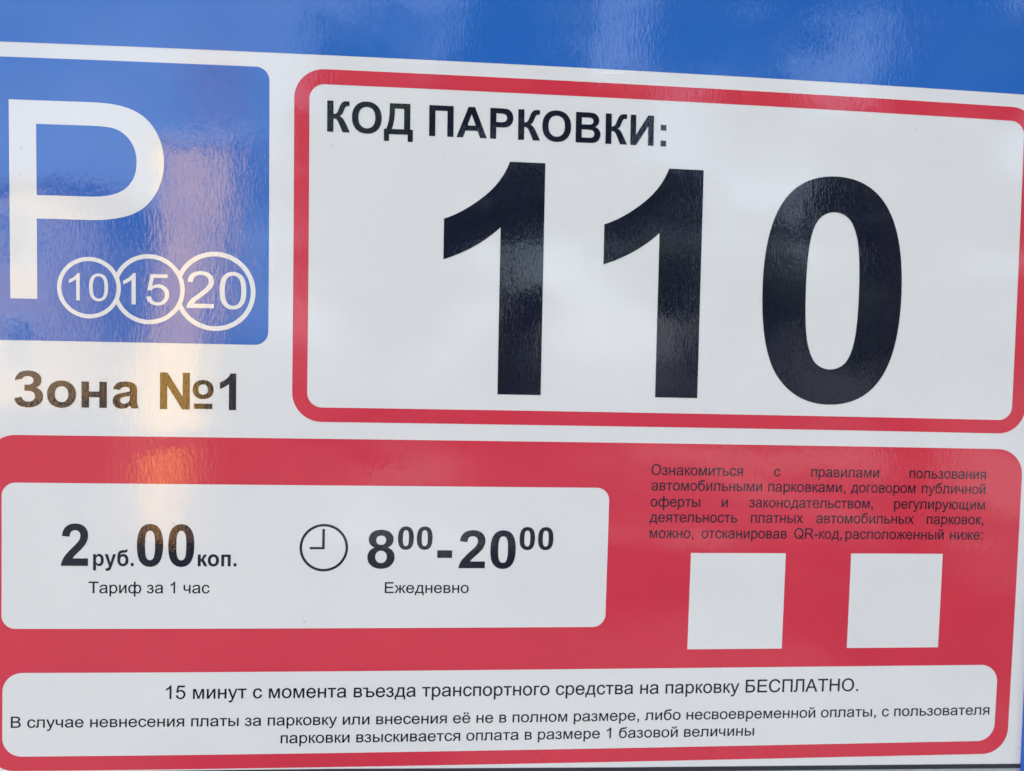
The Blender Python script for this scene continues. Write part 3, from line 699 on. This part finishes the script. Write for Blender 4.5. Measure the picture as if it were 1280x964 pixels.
# trees on the right
def tree(x, y, h, rad, z0, seed, label, n=2600, leaf=0.16):
    rnd = random.Random(seed)
    r = empty('leafy_tree', (x, y, 0)); tag(r, label, 'tree', 'trees across the street')
    V = []; Fc = []; nn = 10
    lv = [(0, .24), (.8, .19), (2.2, .16), (z0 + 1.5, .13), (h * .7, .05)]
    for z, rr in lv:
        V += [(math.sin(z * .7 + seed) * .12 + rr * math.cos(2 * math.pi * k / nn), rr * math.sin(2 * math.pi * k / nn), z) for k in range(nn)]
    for i in range(len(lv) - 1):
        for k in range(nn): Fc.append([i * nn + k, i * nn + (k + 1) % nn, (i + 1) * nn + (k + 1) % nn, (i + 1) * nn + k])
    mesh_obj('trunk', V, Fc, M_bark, r, True)
    V = []; Fc = []
    clumps = []
    for _ in range(34):
        a = rnd.uniform(0, 2 * math.pi); q = rad * math.sqrt(rnd.random()) ; zz = rnd.uniform(z0, h)
        k = math.sin(math.pi * (zz - z0) / (h - z0)) ** .5
        clumps.append((q * k * math.cos(a), q * k * math.sin(a), zz, rnd.uniform(.5, 1.15)))
    for _ in range(n):
        c = rnd.choice(clumps)
        d = Vector((rnd.gauss(0, 1), rnd.gauss(0, 1), rnd.gauss(0, 1))).normalized() * c[3] * rnd.random() ** .4
        p = Vector(c[:3]) + d
        a = Vector((rnd.gauss(0, 1), rnd.gauss(0, 1), rnd.gauss(0, .6))).normalized() * leaf * rnd.uniform(.7, 1.3)
        b = a.cross(Vector((rnd.gauss(0, 1), rnd.gauss(0, 1), rnd.gauss(0, 1)))).normalized() * leaf * .6
        k = len(V); V += [p - a, p + b, p + a, p - b]; Fc.append([k, k + 1, k + 2, k + 3])
    mesh_obj('crown', V, Fc, M_leaf, r)
def added_path():  # pale strip added so its sunlit patches mirror as light blobs
    V = []; Fc = []
    n = 12
    for i in range(n + 1):
        x = -1.2 + 11.0 * i / n
        V += [(x, -12.5 + .25 * math.sin(i * .9), 0.004), (x, -5.4 + .2 * math.sin(i * .7), 0.004)]
        if i: k = 2 * i; Fc.append([k - 2, k, k + 1, k - 1])
    tag(mesh_obj('path', V, Fc, M_path), kind='structure')
added_path()
tree(1.0, -13.5, 9.0, 2.8, 1.2, 3, 'broad leafy tree across the street, nearest to the pillar', 5200, .2)
tree(6.6, -14.5, 10.0, 3.6, 1.2, 8, 'tallest leafy tree across the street, in the middle of the row', 6500, .2)
tree(12.5, -16.5, 10.0, 3.8, 1.2, 15, 'leafy tree across the street, farthest from the pillar', 6000, .2)
tree(-2.2, -19.5, 10.0, 2.4, 1.6, 12, 'slim leafy tree standing behind the row across the street', 4200, .2)
tree(3.0, -4.2, 9.5, 4.6, 4.8, 21, 'unseen wide tree, its high crown added over the photographer to shade the sign', 4200, 0.2)  # added to block the high sky and darken the sign
tree(5.2, 3.4, 9.0, 3.4, 3.0, 33, 'unseen leafy tree behind the sign, added to dapple the path with shade', 2600, 0.2)  # added as a sun blocker, its gaps dapple the ground
